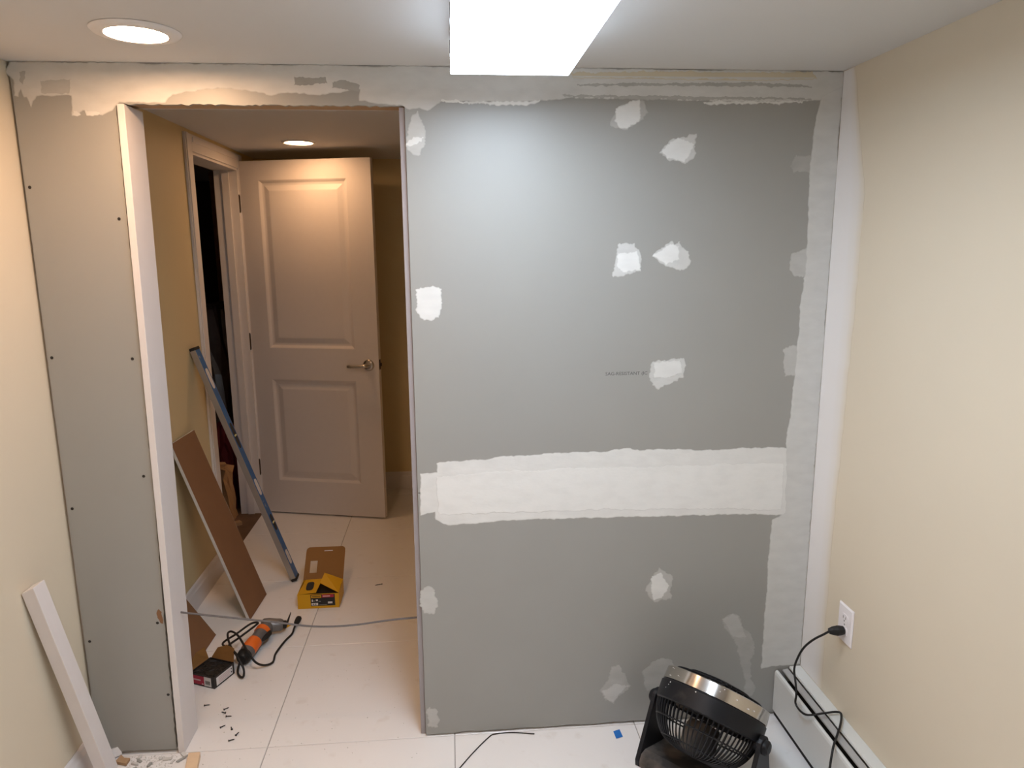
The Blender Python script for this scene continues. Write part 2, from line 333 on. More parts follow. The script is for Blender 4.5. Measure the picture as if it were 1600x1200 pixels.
for i in range(len(xs)-1):
    for j in range(len(ys)-1):
        lo = 0 if ys[j] < -.1 else XH
        x0, x1 = max(xs[i], lo), min(xs[i+1], XR); y0, y1 = max(ys[j], YR), min(ys[j+1], YB)
        if x1-x0 > .03 and y1-y0 > .03: tile(x0, x1, y0, y1)

MB().box((-1.38, 1.0, -.005), (XH-.0005, 4.08, -.0005)).build('subfloor', 'old_subfloor', floor)
st('ceiling', 'white painted ceiling of the room', MB().box((-.14, YR, H), (XR+.14, .113, H+.1)), 'ceiling_paint')
st('ceiling_hall', 'ceiling of the hall behind the partition', MB().box((-1.5, .113, HH), (XR+.14, 4.2, HH+.1)), 'ceiling_paint')
st('wall_left', 'cream painted wall beside the narrow drywall strip', MB().box((-.14, YR, -.01), (0, .113, H+.05)), 'cream_paint')
wall_right = st('wall_right', 'cream painted wall with outlet and baseboard heater', MB().box((XR, YR, -.01), (XR+.14, .113, H+.05)), 'cream_paint')
st('wall_rear', 'cream wall behind the viewer', MB().box((-.14, YR-.14, -.01), (XR+.14, YR, H+.05)), 'rear_paint')
DY0, DY1, DZ = 1.43, 2.19, 2.055     # doorway in the hall's left wall
m = MB().box((-.14, .113, -.01), (XH, DY0, HH+.02)).box((-.14, DY1, -.01), (XH, YB, HH+.02)).box((-.14, DY0, DZ), (XH, DY1, HH+.02))
st('wall_hall_left', 'tan painted hall wall that the level and boards lean on', m, 'hall_cream_paint')
st('wall_hall_back', 'tan painted end wall of the hall behind the open door', MB().box((-.14, YB, -.01), (XR+.14, YB+.12, HH+.02)), 'hall_cream_paint')
st('wall_hall_right', 'tan painted hall wall behind the partition', MB().box((1.62, .113, -.01), (1.76, YB, HH+.02)), 'hall_cream_paint')
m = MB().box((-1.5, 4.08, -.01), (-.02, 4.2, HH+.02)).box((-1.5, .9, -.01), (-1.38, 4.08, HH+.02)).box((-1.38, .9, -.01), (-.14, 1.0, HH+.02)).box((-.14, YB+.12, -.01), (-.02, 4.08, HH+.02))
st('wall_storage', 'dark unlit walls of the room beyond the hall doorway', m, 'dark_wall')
# baseboards
def baseboard(name, label, a, b, nrm, h, t=.013):
    """run from a to b (xy), standing off the wall along nrm"""
    d = Vector((b[0]-a[0], b[1]-a[1], 0)); L = d.length; d.normalize(); n = Vector((nrm[0], nrm[1], 0))
    M = frame((a[0], a[1], .0005), n, Vector((0, 0, 1)), d)
    pr = [(0.0005, 0), (t, 0), (t, h*.72), (t*.75, h*.80), (t*.55, h*.93), (t*.2, h), (0.0005, h)]
    st(name, label, MB().prism(pr, 0, L, M), 'white_trim')
baseboard('baseboard_left', 'white baseboard along the cream wall', (0, YR+.02), (0, -.03), (1, 0), .10)
baseboard('baseboard_hall_left', 'white baseboard behind the leaning boards', (XH, .13), (XH, DY0-.085), (1, 0), .115)
baseboard('baseboard_hall_back', 'white baseboard at the end of the hall', (-.01, YB), (1.61, YB), (0, -1), .115)

# ------------------------------------------------------------ the partition: framing core, drywall sheets, compound
JL = .259                       # left edge of the opening at the floor; it leans to the right going up
core = MB().box((.0, .0135, 0), (.252, .10, H)).box((1.056, .0135, 0), (XR, .10, H)).box((.252, .0135, 2.032), (1.056, .10, H))
core.box((.0, .10, 0), (.252, .113, HH)).box((1.056, .10, 0), (XR, .113, HH)).box((.252, .10, 2.0), (1.056, .113, HH))
wall = st('wall_back', 'unfinished grey drywall partition with a rough door opening', core, 'gypsum')
FR = frame((0, 0, 0), Vector((1, 0, 0)), Vector((0, 0, 1)), Vector((0, 1, 0)))   # local (x, z) -> wall; depth along +Y
rn = random.Random(3)
def sheet(poly, label=None, rag=None):
    m = MB().prism(poly, .0, .0127, FR); o = m.build('drywall_sheet', 'drywall_paper', wall)
    if label: o['label'] = label
    return o
# narrow strip left of the opening, right side torn
ed = [(JL-.002-.006*max(0, min(1, (.9-z)/.5))+.017*(z/2.0)+rn.uniform(-.0022, .0012)*(1 if z < .75 or 1.0 < z < 1.3 or z > 1.6 else .25), z) for z in [i*.012+.012 for i in range(165)]]
sheet([(.011, .014), (.06, .013), (.12, .016), (.20, .012)] + ed + [(.2745, H-.0015), (.009, H-.0015)], 'narrow grey drywall strip with torn edge')
# header strip, bottom edge ragged
hb = [(.276+.01*i, 1.994+rn.uniform(-.0035, .001)) for i in range(78)]
sheet(hb + [(1.0535, 1.994), (1.0535, H-.0015), (.276, H-.0015)], 'short drywall strip over the opening')
sheet([(1.0545, .851), (XR-.0015, .851), (XR-.0015, H-.0015), (1.0545, H-.0015)], 'large upper grey drywall sheet')
bb = [(1.0545+.0257*i, .008+rn.uniform(-.003, .003)) for i in range(50)]
sheet(bb + [(XR-.0015, .008), (XR-.0015, .849), (1.0545, .849)], 'lower grey drywall sheet')
m = MB().box((.276, .014, 1.999), (1.0535, .099, 2.031))
m.build('header_stud', 'framing_wood', wall)
# jamb boards of the opening
Mj = frame((JL+.0005, 0, .002), Vector((1, 0, 0)), Vector((0, 1, 0)), Vector((.0095, 0, 1)))
j = MB().box((0, -.0085, 0), (.0195, .114, 1.990), Mj).build('jamb_board', 'white_trim', wall, bevel=.001); j['label'] = 'white jamb board standing proud of the drywall'
j = MB().box((1.0375, .012, .002), (1.0535, .118, 1.992)).build('jamb_board', 'jamb_grey', wall, bevel=.001); j['label'] = 'grey jamb board set back behind the drywall edge'
# drywall screws and their holes on the narrow strip
for x, z in [(.022, 1.773), (.2495, 1.687), (.022, 1.298), (.2445, 1.29), (.2405, .934), (.0245, .84), (.0255, .405), (.234, .456), (.243, .207)]:
    M = axes((x, -.0002, z), (0, -1, 0), (1, 0, 0))
    MB().lathe([(0, .0), (.0040, .0), (.0046, .0006), (.0028, .0002), (0, -.0004)], 12, M).build('screw', 'screw_black', wall)
# compound
def compound(name, cov, hmm, poly):
    area = sum(poly[i][0]*poly[(i+1) % len(poly)][1]-poly[(i+1) % len(poly)][0]*poly[i][1] for i in range(len(poly)))/2
    if area < 0: poly = poly[::-1]
    big = abs(area) > .03
    amp = {'compound_patch': .0030, 'compound_stroke': .0024}.get(name, .0018)
    pts = ragged(poly, (.007 if big else .0042), amp, rn)
    n = len(pts); h = hmm/1000
    ins = .0035 if abs(area) > .0015 else .0022
    inner = []
    for i in range(n):
        a = Vector(pts[i-1]); b = Vector(pts[(i+1) % n]); d = (b-a)
        d = d.normalized() if d.length > 1e-9 else Vector((1, 0))
        inner.append((pts[i][0]-d.y*ins, pts[i][1]+d.x*ins))
    m = MB(); m.cov = []
    clampx = lambda x: min(x, XR-.0006)
    vs = [(clampx(x), .0006, z) for x, z in pts] + [(clampx(x), -h*.45, z) for x, z in pts] + [(clampx(x), -h, z) for x, z in inner]
    fs = []
    for i in range(n):
        k = (i+1) % n
        fs += [(i, k, k+n, i+n), (i+n, k+n, k+2*n, i+2*n)]
    for t in tessellate_polygon([[Vector((x, z, 0)) for x, z in inner]]): fs.append(tuple(i+2*n for i in t))
    m.add(vs, fs)
    e = cov*.55 if cov > 0 else 0
    m.cov = [e]*(2*n) + [max(cov, 0)]*n
    o = m.build(name, 'old_cream' if cov < 0 else 'joint_compound', wall)
    return o
for nm, cv, hm, pl in PATCHES: compound(nm, cv, hm, pl)
# torn paper where the cable passes behind the strip
MB().prism(ragged([(.234, .492), (.242, .502), (.250, .492), (.2505, .452), (.244, .455), (.236, .474)], .004, .001, rn), -.0006, .0005, FR).build('paper_tear', 'brown_paper', wall)
# primed corner on the right wall side
rr = random.Random(5)
m = MB(); m.cov = []; rows = 49; vs = []; fs = []
for i in range(rows):
    z = .184+(H-.002-.184)*i/(rows-1)
    wd = .062+.085*min(1, (H-z)/.35)+rr.uniform(-.003, .003)-.012*math.sin(z*3)
    for yy, c in ((-.0012, 1), (-wd*.55, .95), (-wd*.8, .7), (-wd, .12)):
        vs.append((XR-.0006, yy, z)); m.cov.append(c)
    vs += [(XR+.0005, -wd, z), (XR+.0005, -.0012, z)]; m.cov += [.12, 1]
for i in range(rows-1):
    for j in range(6): k = (j+1) % 6; fs.append((i*6+j, i*6+k, (i+1)*6+k, (i+1)*6+j))
fs += [tuple(range(6)), tuple(range((rows-1)*6, rows*6))]
m.add(vs, fs); m.build('primer_strip', 'corner_primer', wall_right)
# stamped lettering on the paper face
def text_mesh(body, size, M, mat, name, parent, ext=.0):
    cu = bpy.data.curves.new('lettering', 'FONT'); cu.body = body; cu.size = size; cu.resolution_u = 2
    t = bpy.data.objects.new('lettering', cu); COL.objects.link(t)
    dg = bpy.context.evaluated_depsgraph_get(); me = t.evaluated_get(dg).to_mesh()
    mb = MB(); mb.add([v.co.copy() for v in me.vertices], [tuple(p.vertices) for p in me.polygons], M)
    t.evaluated_get(dg).to_mesh_clear(); bpy.data.objects.remove(t, do_unlink=True)
    return mb.build(name, mat, parent)
xx = Vector((1.055, 0, 0)); zz = Vector((0, 0, 1.0))
text_mesh('SAG-RESISTANT (IC', .0145, frame((1.641, -.0003, 1.2085), xx, zz, Vector((0, -1, 0))), 'stamp_ink', 'lettering', wall)
# cable running through the partition across the opening
cb = [(.262, .06, .462), (.288, .06, .456), (.36, .06, .443), (.436, .06, .430), (.576, .06, .406), (.677, .06, .387), (.76, .06, .381), (.842, .06, .383), (.94, .06, .393), (1.031, .06, .398), (1.05, .06, .399)]
tag(MB().tube(smoothpath(cb, 4), .0032, 8).build('electrical_cable', 'grey_cable', smooth=True), 'thin grey electrical cable strung across the doorway', 'cable')

# ------------------------------------------------------------ ceiling lamps
def recessed(x, y, z, lens, label, r=.092, rl=.066, back=.0):
    t = thing('recessed_light', (x, y, z), label, 'ceiling light')
    M = Matrix.Translation((x, y, z-.0005))
    MB().lathe([(rl, -.004), (rl+.002, -.0085), (rl+.012, -.0085), (r-.006, -.006), (r, -.0005), (rl, -.0002)], 64, M, closed=True).build('trim_ring', 'lamp_trim', t, smooth=True)
    MB().lathe([(0, -.0045), (rl*.6, -.0045), (rl, -.004), (rl, -.001), (0, -.001)], 48, M).build('lens', lens, t)
    return t
recessed(.458, -.295, H, 'spot_lens', 'lit round recessed light in the room ceiling above the door opening', r=.098, rl=.0665)
recessed(.458, -1.80, H, 'spot_lens', 'added warm fill lamp out of view in the room ceiling', r=.098, rl=.0665)  # added fill lamp, out of view, to warm the left side
recessed(.405, 1.815, HH, 'hall_lens', 'lit round recessed light in the hall ceiling before the open door', r=.088, rl=.070)
t = thing('ceiling_panel_light', (1.328, -.90, H), 'lit rectangular white panel light on the ceiling', 'ceiling light')
MB().box((1.187, -1.515, H-.078), (1.470, -.296, H-.0005)).build('housing', 'lamp_housing', t)
MB().box((1.1835, -1.5185, H-.086), (1.4735, -.2925, H-.0785)).build('diffuser', 'panel_lens', t, bevel=.002)
for yy in (-.36, -.62, -1.1):
    MB().box((1.1825, yy-.02, H-.06), (1.1868, yy+.02, H-.03)).build('clip', 'steel', t)

# ------------------------------------------------------------ hall door with its frame
D0 = Vector((XH+.004, 2.186, 0)); D1 = Vector((.747, 1.987, 0)); U = (D1-D0).normalized(); NN = Vector((U.y, -U.x, 0))
MD = frame((D0.x, D0.y, .010), U, Vector((0, 0, 1)), NN)      # local u, z, toward viewer
dr = thing('door_1', (D0.x, D0.y, 0), 'open two panel door at the end of the hall', 'door', kind='structure')
DW, DH, DT = .788, 2.078, .035
def door_slab():
    m = MB(); cu = [0.004, .120, .646, DW]; cz = [0, .205, .830, 1.018, 1.972, DH]
    def q(u0, u1, z0, z1, d=0.): m.add([(u0, z0, d), (u1, z0, d), (u1, z1, d), (u0, z1, d)], [(0, 1, 2, 3)], MD)
    for i in range(3):
        for k in range(5):
            if i == 1 and k in (1, 3):
                u0, u1, z0, z1 = cu[1], cu[2], cz[k], cz[k+1]
                rings = [(0, 0), (.006, -.003), (.016, -.010), (.024, -.0115), (.030, -.0115), (.058, -.004), (.064, -.0035)]
                for a in range(len(rings)-1):
                    (i0, d0), (i1, d1) = rings[a], rings[a+1]
                    A = [(u0+i0, z0+i0, d0), (u1-i0, z0+i0, d0), (u1-i0, z1-i0, d0), (u0+i0, z1-i0, d0)]
                    B = [(u0+i1, z0+i1, d1), (u1-i1, z0+i1, d1), (u1-i1, z1-i1, d1), (u0+i1, z1-i1, d1)]
                    m.add(A+B, [(0, 1, 5, 4), (1, 2, 6, 5), (2, 3, 7, 6), (3, 0, 4, 7)], MD)
                i1, d1 = rings[-1]; q(u0+i1, u1-i1, z0+i1, z1-i1, d1)
            else: q(cu[i], cu[i+1], cz[k], cz[k+1])
    a, b = .004, DW
    m.add([(a, 0, 0), (b, 0, 0), (b, DH, 0), (a, DH, 0), (a, 0, -DT), (b, 0, -DT), (b, DH, -DT), (a, DH, -DT)], [(0, 1, 5, 4), (1, 2, 6, 5), (2, 3, 7, 6), (3, 0, 4, 7), (7, 6, 5, 4)], MD)
    o = m.build('door_slab', 'door_paint', dr)
    bm = bmesh.new(); bm.from_mesh(o.data); bmesh.ops.remove_doubles(bm, verts=bm.verts[:], dist=1e-5)
    bmesh.ops.recalc_face_normals(bm, faces=bm.faces[:]); bm.to_mesh(o.data); bm.free()
    return o
slab = door_slab(); slab['label'] = 'white two panel door slab'
Mr = MD @ Matrix.Translation((.727, .927, 0))
o = MB().lathe([(0, .012), (.020, .012), (.029, .009), (.033, .004), (.033, 0), (0, 0)], 32, Mr).build('handle_rosette', 'satin_nickel', slab, smooth=True)
lv = smoothpath([(0, 0, .008), (0, 0, .034), (-.010, 0, .046), (-.045, -.002, .048), (-.112, -.004, .046)], 5)
MB().tube(lv, [.011]*6+[.0105]*(len(lv)-7)+[.0085], 12, Mr).build('lever_handle', 'satin_nickel', slab, smooth=True)
MB().box((DW-.0005, .90, -.028), (DW+.0012, .958, -.006), MD).box((DW+.001, .920, -.022), (DW+.011, .938, -.010), MD).build('latch', 'dark_bronze', slab)
for z in (.285, 1.055, 1.845):
    hg = MB().tube([MD @ Vector((-.005, z-.05, .006)), MD @ Vector((-.005, z+.05, .006))], .0085, 10)
    hg.box((.0, z-.044, -.03), (.0036, z+.044, .002), MD).build('hinge', 'dark_bronze', dr, smooth=True)
# jambs, stops and casings of that doorway
MB().box((-.145, DY0, 0), (XH+.001, DY0+.018, DZ)).build('jamb', 'white_trim', dr)
MB().box((-.145, DY1-.018, 0), (XH+.001, DY1, DZ)).build('jamb', 'white_trim', dr)
MB().box((-.145, DY0+.018, DZ-.018), (XH+.001, DY1-.018, DZ)).build('jamb', 'white_trim', dr)
MB().box((-.10, DY1-.029, 0), (-.062, DY1-.018, DZ-.018)).build('door_stop', 'white_trim', dr)
MB().box((-.10, DY0+.018, 0), (-.062, DY0+.029, DZ-.018)).build('door_stop', 'white_trim', dr)
def casing(a, b, z0, z1):
    m = MB()
    if z1-z0 > b-a or z0 == 0:
        y0, y1 = a, b
        m.box((XH+.0002, y0, z0), (XH+.012, y1, z1)); m.box((XH+.012, y0+.01, z0), (XH+.016, y0+.035, z1))
    else: m.box((XH+.0002, a, z0), (XH+.012, b, z1)); m.box((XH+.012, a+.01, z1-.035), (XH+.016, b-.01, z1-.01))
    m.build('casing', 'white_trim', dr, bevel=.0015)
casing(DY0-.078, DY0+.006, 0, DZ+.07); casing(DY1-.006, DY1+.065, 0, DZ+.07)
casing(DY0+.006, DY1-.006, DZ-.006, DZ+.07)

# ------------------------------------------------------------ things in the unlit room beyond
def crumple(name, lo, hi, mat, label, cat, seed, amp=.02, taper=.8):
    r = random.Random(seed); bm = bmesh.new(); bmesh.ops.create_cube(bm, size=1)
    bmesh.ops.subdivide_edges(bm, edges=bm.edges[:], cuts=5, use_grid_fill=True)
    c = [(lo[i]+hi[i])/2 for i in range(3)]; s = [hi[i]-lo[i] for i in range(3)]
    for v in bm.verts:
        z = v.co.z+.5; k = 1-(1-taper)*z
        v.co = Vector((c[0]+v.co.x*s[0]*k+r.uniform(-amp, amp)*(.2+z), c[1]+v.co.y*s[1]*k+r.uniform(-amp, amp)*(.2+z), lo[2]+z*s[2]+(r.uniform(-amp, amp) if z > .05 else 0)))
    m = MB(); bm.verts.index_update(); m.add([v.co.copy() for v in bm.verts], [tuple(v.index for v in f.verts) for f in bm.faces]); bm.free()
    return tag(m.build(name, mat), label, cat)
crumple('paper_bag', (-.34, 2.02, .001), (-.16, 2.16, .33), 'paper_bag', 'crumpled brown paper bag just inside the dark doorway', 'bag', 1, .016)
crumple('plastic_bundle', (-.62, 2.45, .001), (-.26, 2.75, 1.25), 'plastic_sheet', 'tall bundle in dark shiny plastic in the unlit room', 'bundle', 2, .03, .9)
crumple('red_cloth', (-.33, 2.24, .001), (-.20, 2.40, .52), 'red_cloth', 'dark red cloth heap behind the brown paper bag', 'cloth', 5, .02, .7)
m = MB().box((0, 0, 0), (.14, .038, .02), frame((-.20, 1.90, .001), Vector((.8, .6, 0)), Vector((-.6, .8, 0)), Vector((0, 0, 1))))
tag(m.build('wood_offcut', 'framing_wood'), 'short brown wood offcut on the threshold of the dark doorway', 'wood')
tag(MB().box((-.52, 3.3, .0), (-.48, 3.39, HH-.001)).build('wall_stud', 'framing_wood'), 'bare wooden stud standing in the unlit room', 'stud')

# ------------------------------------------------------------ boards, level
def leaning_board(name, b0, b1, tdir, L, thick, label):
    o = Vector(b0); wv = Vector(b1)-o; W = wv.length; wv.normalize(); tv = Vector(tdir); tv = (tv-wv*tv.dot(wv)).normalized(); n = wv.cross(tv)
    if n.x < 0: n = -n
    M = frame(o, wv, tv, n)
    t = thing(name, o, label, 'board', 'drywall offcuts leaning in the hall')
    rg = random.Random(L)
    a = ragged([(0, 0), (W, 0), (W, L), (0, L)], .05, .0012, rg)
    MB().prism(a, -thick+.001, -.0006, M).build('gypsum_core', 'gypsum', t)
    MB().prism([(.0005, .0005), (W-.0005, .0005), (W-.0005, L-.0005), (.0005, L-.0005)], -.0006, 0, M).build('paper_face', 'brown_paper', t)
    MB().prism([(.0005, .0005), (W-.0005, .0005), (W-.0005, L-.0005), (.0005, L-.0005)], -thick, -thick+.001, M).build('back_paper', 'drywall_paper', t)
leaning_board('drywall_offcut', (.262, .835, .0035), (.274, 1.075, .0035), (-.262, .05, .80), .845, .013, 'tall brown faced drywall offcut leaning on the hall wall')
leaning_board('drywall_offcut', (.142, .42, .0035), (.151, .725, .0035), (-.150, .075, .235), .285, .013, 'short brown faced drywall offcut low behind the small black box')
# spirit level
lb = Vector((.388, 1.195, .0)); lt = Vector((XH+.022, 1.195, 1.155)); d = (lt-lb).normalized()
Lx = Vector((0, 1, 0)); Ln = Lx.cross(d); Ln = Ln if Ln.x > 0 else -Ln
ML = frame(lb+Vector((0, 0, .009)), Lx, d, Ln); LL = (lt-lb).length
t = thing('spirit_level', lb, 'long blue and silver spirit level leaning on the hall wall', 'spirit level')
MB().box((.0015, 0.012, -.022), (.0565, LL-.012, -.0003), ML).build('web', 'level_blue', t)
for x0, x1 in ((0, .0025), (.0560, .0585)): MB().box((x0, .010, -.0265), (x1, LL-.010, -.0002), ML).build('rail', 'aluminium', t, bevel=.0008)
for y0, y1 in ((0, .014), (LL-.014, LL)): MB().box((-.0008, y0, -.0255), (.0608, y1, .0015), ML).build('end_cap', 'black_rubber', t, bevel=.002)
def oval(cx, cy, w, h, n=20):
    out = []
    for k in range(n):
        a = 2*math.pi*k/n; c, s = math.cos(a), math.sin(a)
        out.append((cx+w/2*math.copysign(abs(c)**.6, c), cy+h/2*math.copysign(abs(s)**.6, s)))
    return out
for cy, h, mt, nm in ((.12, .075, 'print_white', 'hand_grip'), (.31, .085, 'print_black', 'vial_window'), (.50, .085, 'print_white', 'hand_grip'), (.77, .13, 'print_black', 'vial_window'), (1.06, .10, 'print_white', 'hand_grip')):
    o = MB().prism(oval(.03, cy, .034, h), -.003, .0006, ML).build(nm, mt, t)
    if nm == 'vial_window': MB().tube([ML @ Vector((.017, cy, -.002)), ML @ Vector((.043, cy, -.002))], .0055, 10).build('vial', 'vial_yellow', o, smooth=True)

# white square trim leaning on the left wall
b0 = Vector((.078, -.088, 0)); tp = Vector((.020, -.232, .70)); d = (tp-b0).normalized()
xd = Vector((1, 0, 0)); xd = (xd-d*xd.dot(d)).normalized(); yd = d.cross(xd)
M = frame(b0+Vector((0, 0, .004)), xd, yd, d)
Lb = (tp-b0).length; vs = []
vdir = Vector((-.51, .86, 0)); rdir = Vector((.86, .51, 0))
for x, y in ((-.018, -.026), (.018, -.026), (.018, .026), (-.018, .026)): vs.append(Vector((x, y, 0)))
for x, y in ((-.018, -.026), (.018, -.026), (.018, .026), (-.018, .026)):
    p = xd*x+yd*y; vs.append(Vector((x, y, Lb-.40*p.dot(vdir)+.25*p.dot(rdir))))     # end cut at an angle
tag(MB().add(vs, [(0, 3, 2, 1), (4, 5, 6, 7), (0, 1, 5, 4), (1, 2, 6, 5), (2, 3, 7, 6), (3, 0, 4, 7)], M).build('trim_board', 'white_trim', bevel=.0015), 'white painted length of wood leaning on the cream wall', 'board')
# small debris at the foot of the narrow strip
def chunk(name, x, y, z, sx, sy, sz, rz, rx, mat, label, cat, group):
    M = Matrix.Translation((x, y, z)) @ Matrix.Rotation(rz, 4, 'Z') @ Matrix.Rotation(rx, 4, 'X')
    r = random.Random(x*1000+y*77)
    pl = [(-sx/2+r.uniform(0, sx*.2), -sy/2), (sx/2, -sy/2+r.uniform(0, sy*.3)), (sx/2-r.uniform(0, sx*.25), sy/2), (-sx*.1, sy/2-r.uniform(0, sy*.2)), (-sx/2, sy/2-r.uniform(0, sy*.4))]
    return tag(MB().prism(pl, 0, sz, M).build(name, mat), label, cat, group)
chunk('drywall_scrap', .062, -.014, .004, .045, .013, .028, .7, -.35, 'print_white', 'pale drywall scrap propped at the foot of the narrow strip', 'scrap', None)
chunk('drywall_scrap', .098, -.036, .002, .05, .03, .009, -.5, .0, 'framing_wood', 'brown scrap lying beside the leaning white board', 'scrap', None)
rd = random.Random(21)
for k in range(16):
    x = rd.uniform(.12, .285); y = rd.uniform(-.085, -.012)
    chunk('drywall_crumb', x, y, .0008, rd.uniform(.008, .032), rd.uniform(.006, .014), rd.uniform(.002, .007), rd.uniform(0, 3.1), 0, ('drywall_paper' if k % 3 == 0 else 'gypsum'), ('grey paper faced drywall crumb on the floor below the narrow strip' if k % 3 == 0 else 'pale chalky drywall crumb on the floor below the narrow strip'), 'debris', 'drywall crumbs below the narrow strip')
m = MB()
for k in range(420):
    if k < 300: x = .11+abs(rd.gauss(0, .10)); y = -.010-abs(rd.gauss(0, .04))
    else: x = rd.uniform(.30, 1.04); y = rd.uniform(-.1, .45)
    s = rd.uniform(.0008, .003); a = rd.uniform(0, 3)
    if x < .09 or (y > -.012 and x < .285) : continue
    m.add([(x+s*math.cos(a), y+s*math.sin(a), .0002), (x+s*math.cos(a+2.1), y+s*math.sin(a+2.1), .0002), (x+s*math.cos(a+4.2), y+s*math.sin(a+4.2), .0002), (x, y, .0002+s*.8)], [(0, 1, 3), (1, 2, 3), (2, 0, 3), (2, 1, 0)])
tag(m.build('plaster_dust', 'gypsum'), 'fine plaster crumbs scattered over the tiles', 'dust', kind='stuff')
M = frame((.318, -.032, .0008), Vector((.98, .02, 0)).normalized(), Vector((.19, -.98, 0)).normalized(), Vector((0, 0, -1)))
o = thing('wood_offcut', (.318, -.04, 0), 'pale new pine offcut at the corner of the opening', 'wood')
MB().box((-.018, .0, -.018), (.018, .16, 0), M).build('block', 'pine', o, bevel=.001)
# loose screws
def screw(x, y, rz, label, group=None, L=.028):
    t = thing('loose_screw', (x, y, 0), label, 'screw', group); dx, dy = math.cos(rz), math.sin(rz)
    a = Vector((x, y, .0038)); b = a+Vector((dx, dy, 0))*L; b.z = .0016
    MB().tube([a+(b-a)*k/6 for k in range(7)], [.0017, .0016, .0019, .0016, .0019, .0014, .0003], 6).build('shank', 'screw_black', t)
    MB().tube([a-Vector((dx, dy, 0))*.002, a+Vector((dx, dy, 0))*.002], [.0038, .0018], 8).build('head', 'screw_black', t)
screw(.806, 1.126, 3.3, 'lone black screw lying on the hall tile beside the yellow box', L=.034)
for x, y, a in [(.262, .236, .3), (.339, .206, .8), (.347, .186, 2.6), (.358, .166, .1), (.357, .107, .9), (.397, .094, 2.0), (.405, .035, .5), (.42, .062, 1.3)]:
    screw(x, y, a, 'small dark screw on the tile before the small black box', 'loose screws by the opening', L=.018)
# floor bits
m = MB(); tz = .0012
m.add([(1.680, -.036, .0004), (1.703, -.029, .0008), (1.706, -.066, .0004), (1.681, -.075, .0022), (1.680, -.036, .0009), (1.703, -.029, .0013), (1.706, -.066, .0009), (1.681, -.075, .0027)], [(3, 2, 1, 0), (4, 5, 6, 7), (0, 1, 5, 4), (1, 2, 6, 5), (2, 3, 7, 6), (3, 0, 4, 7)])
tag(m.build('tape_scrap', 'blue_tape'), 'scrap of blue masking tape on the floor before the grey drywall', 'tape')
wp = smoothpath([(1.13, -.215, .0025), (1.164, -.163, .0022), (1.21, -.095, .0022), (1.262, -.028, .0022), (1.285, -.014, .0022), (1.341, -.012, .0022), (1.415, -.027, .003)], 5)
tag(MB().tube(wp, .0018, 6).build('thin_wire', 'screw_black', smooth=True), 'thin dark wire on the floor along the drywall bottom', 'wire')

# ------------------------------------------------------------ yellow screw box
t = thing('screw_carton', (.54, .985, 0), 'opened yellow cardboard screw carton on the hall floor', 'box')
MB_ = MB().box((.450, .920, .0005), (.634, .9215, .070)); MB_.build('front_wall', 'box_yellow', t)
MB().box((.450, 1.0585, .0005), (.634, 1.060, .072)).build('back_wall', 'box_yellow', t)
MB().box((.450, .9215, .0005), (.4515, 1.0585, .070)).build('side_wall', 'box_yellow', t)
MB().box((.6325, .9215, .0005), (.634, 1.0585, .070)).build('side_wall', 'box_yellow', t)
MB().box((.4515, .9215, .0005), (.6325, 1.0585, .002)).build('bottom', 'box_brown', t)
MB().box((.4515, .9215, .002), (.6325, 1.0585, .050)).build('screw_fill', 'screw_black', t)
# lid, standing open and leaning back
Ml = frame((.450, 1.060, .072), Vector((1, 0, 0)), Vector((0, .74, .67)).normalized(), Vector((0, -.67, .74)).normalized())
def lid_quads():
    W, Ld = .184, .165; wx0, wx1, wy0, wy1 = .025, .058, .035, .095
    m = MB()
    for a in [(0, 0, W, wy0), (0, wy0, wx0, wy1), (wx1, wy0, W, wy1), (0, wy1, W, Ld-.03)]:
        m.box((a[0], a[1], 0), (a[2], a[3], .0015), Ml)
    top = [(0, Ld-.03), (W, Ld-.03), (W-.001, Ld-.012), (W-.006, Ld-.004), (W-.014, Ld), (.014, Ld), (.006, Ld-.004), (.001, Ld-.012)]
    m.prism(top, 0, .0015, Ml)
    return m
lid = lid_quads().build('lid', 'box_brown', t)
MB().box((.085, .142, .0016), (.125, .1465, .0019), Ml).build('tab_slit', 'print_white', lid)
# inner flaps
def flap(p, name='inner_flap', th=.0014):
    P = [Vector(v) for v in p]; n = (P[1]-P[0]).cross(P[2]-P[0]).normalized()*th
    k = len(P); m = MB(); m.add(P+[v-n for v in P], [tuple(range(k)), tuple(reversed(range(k, 2*k)))]+[(i, (i+1) % k, (i+1) % k+k, i+k) for i in range(k)])
    return m.build(name, 'box_yellow', t)
f1 = flap([(.451, .922, .0705), (.532, .926, .074), (.542, 1.045, .084), (.462, 1.056, .076)])
Mo = axes((.496, .985, .0785), (-.03, -.06, 1), (1, .05, 0))
MB().prism(oval(0, 0, .034, .074), -.0006, .0007, Mo).build('thumb_hole', 'print_black', f1)
flap([(.633, .925, .071), (.634, 1.045, .078), (.552, 1.052, .110), (.541, .985, .092)])
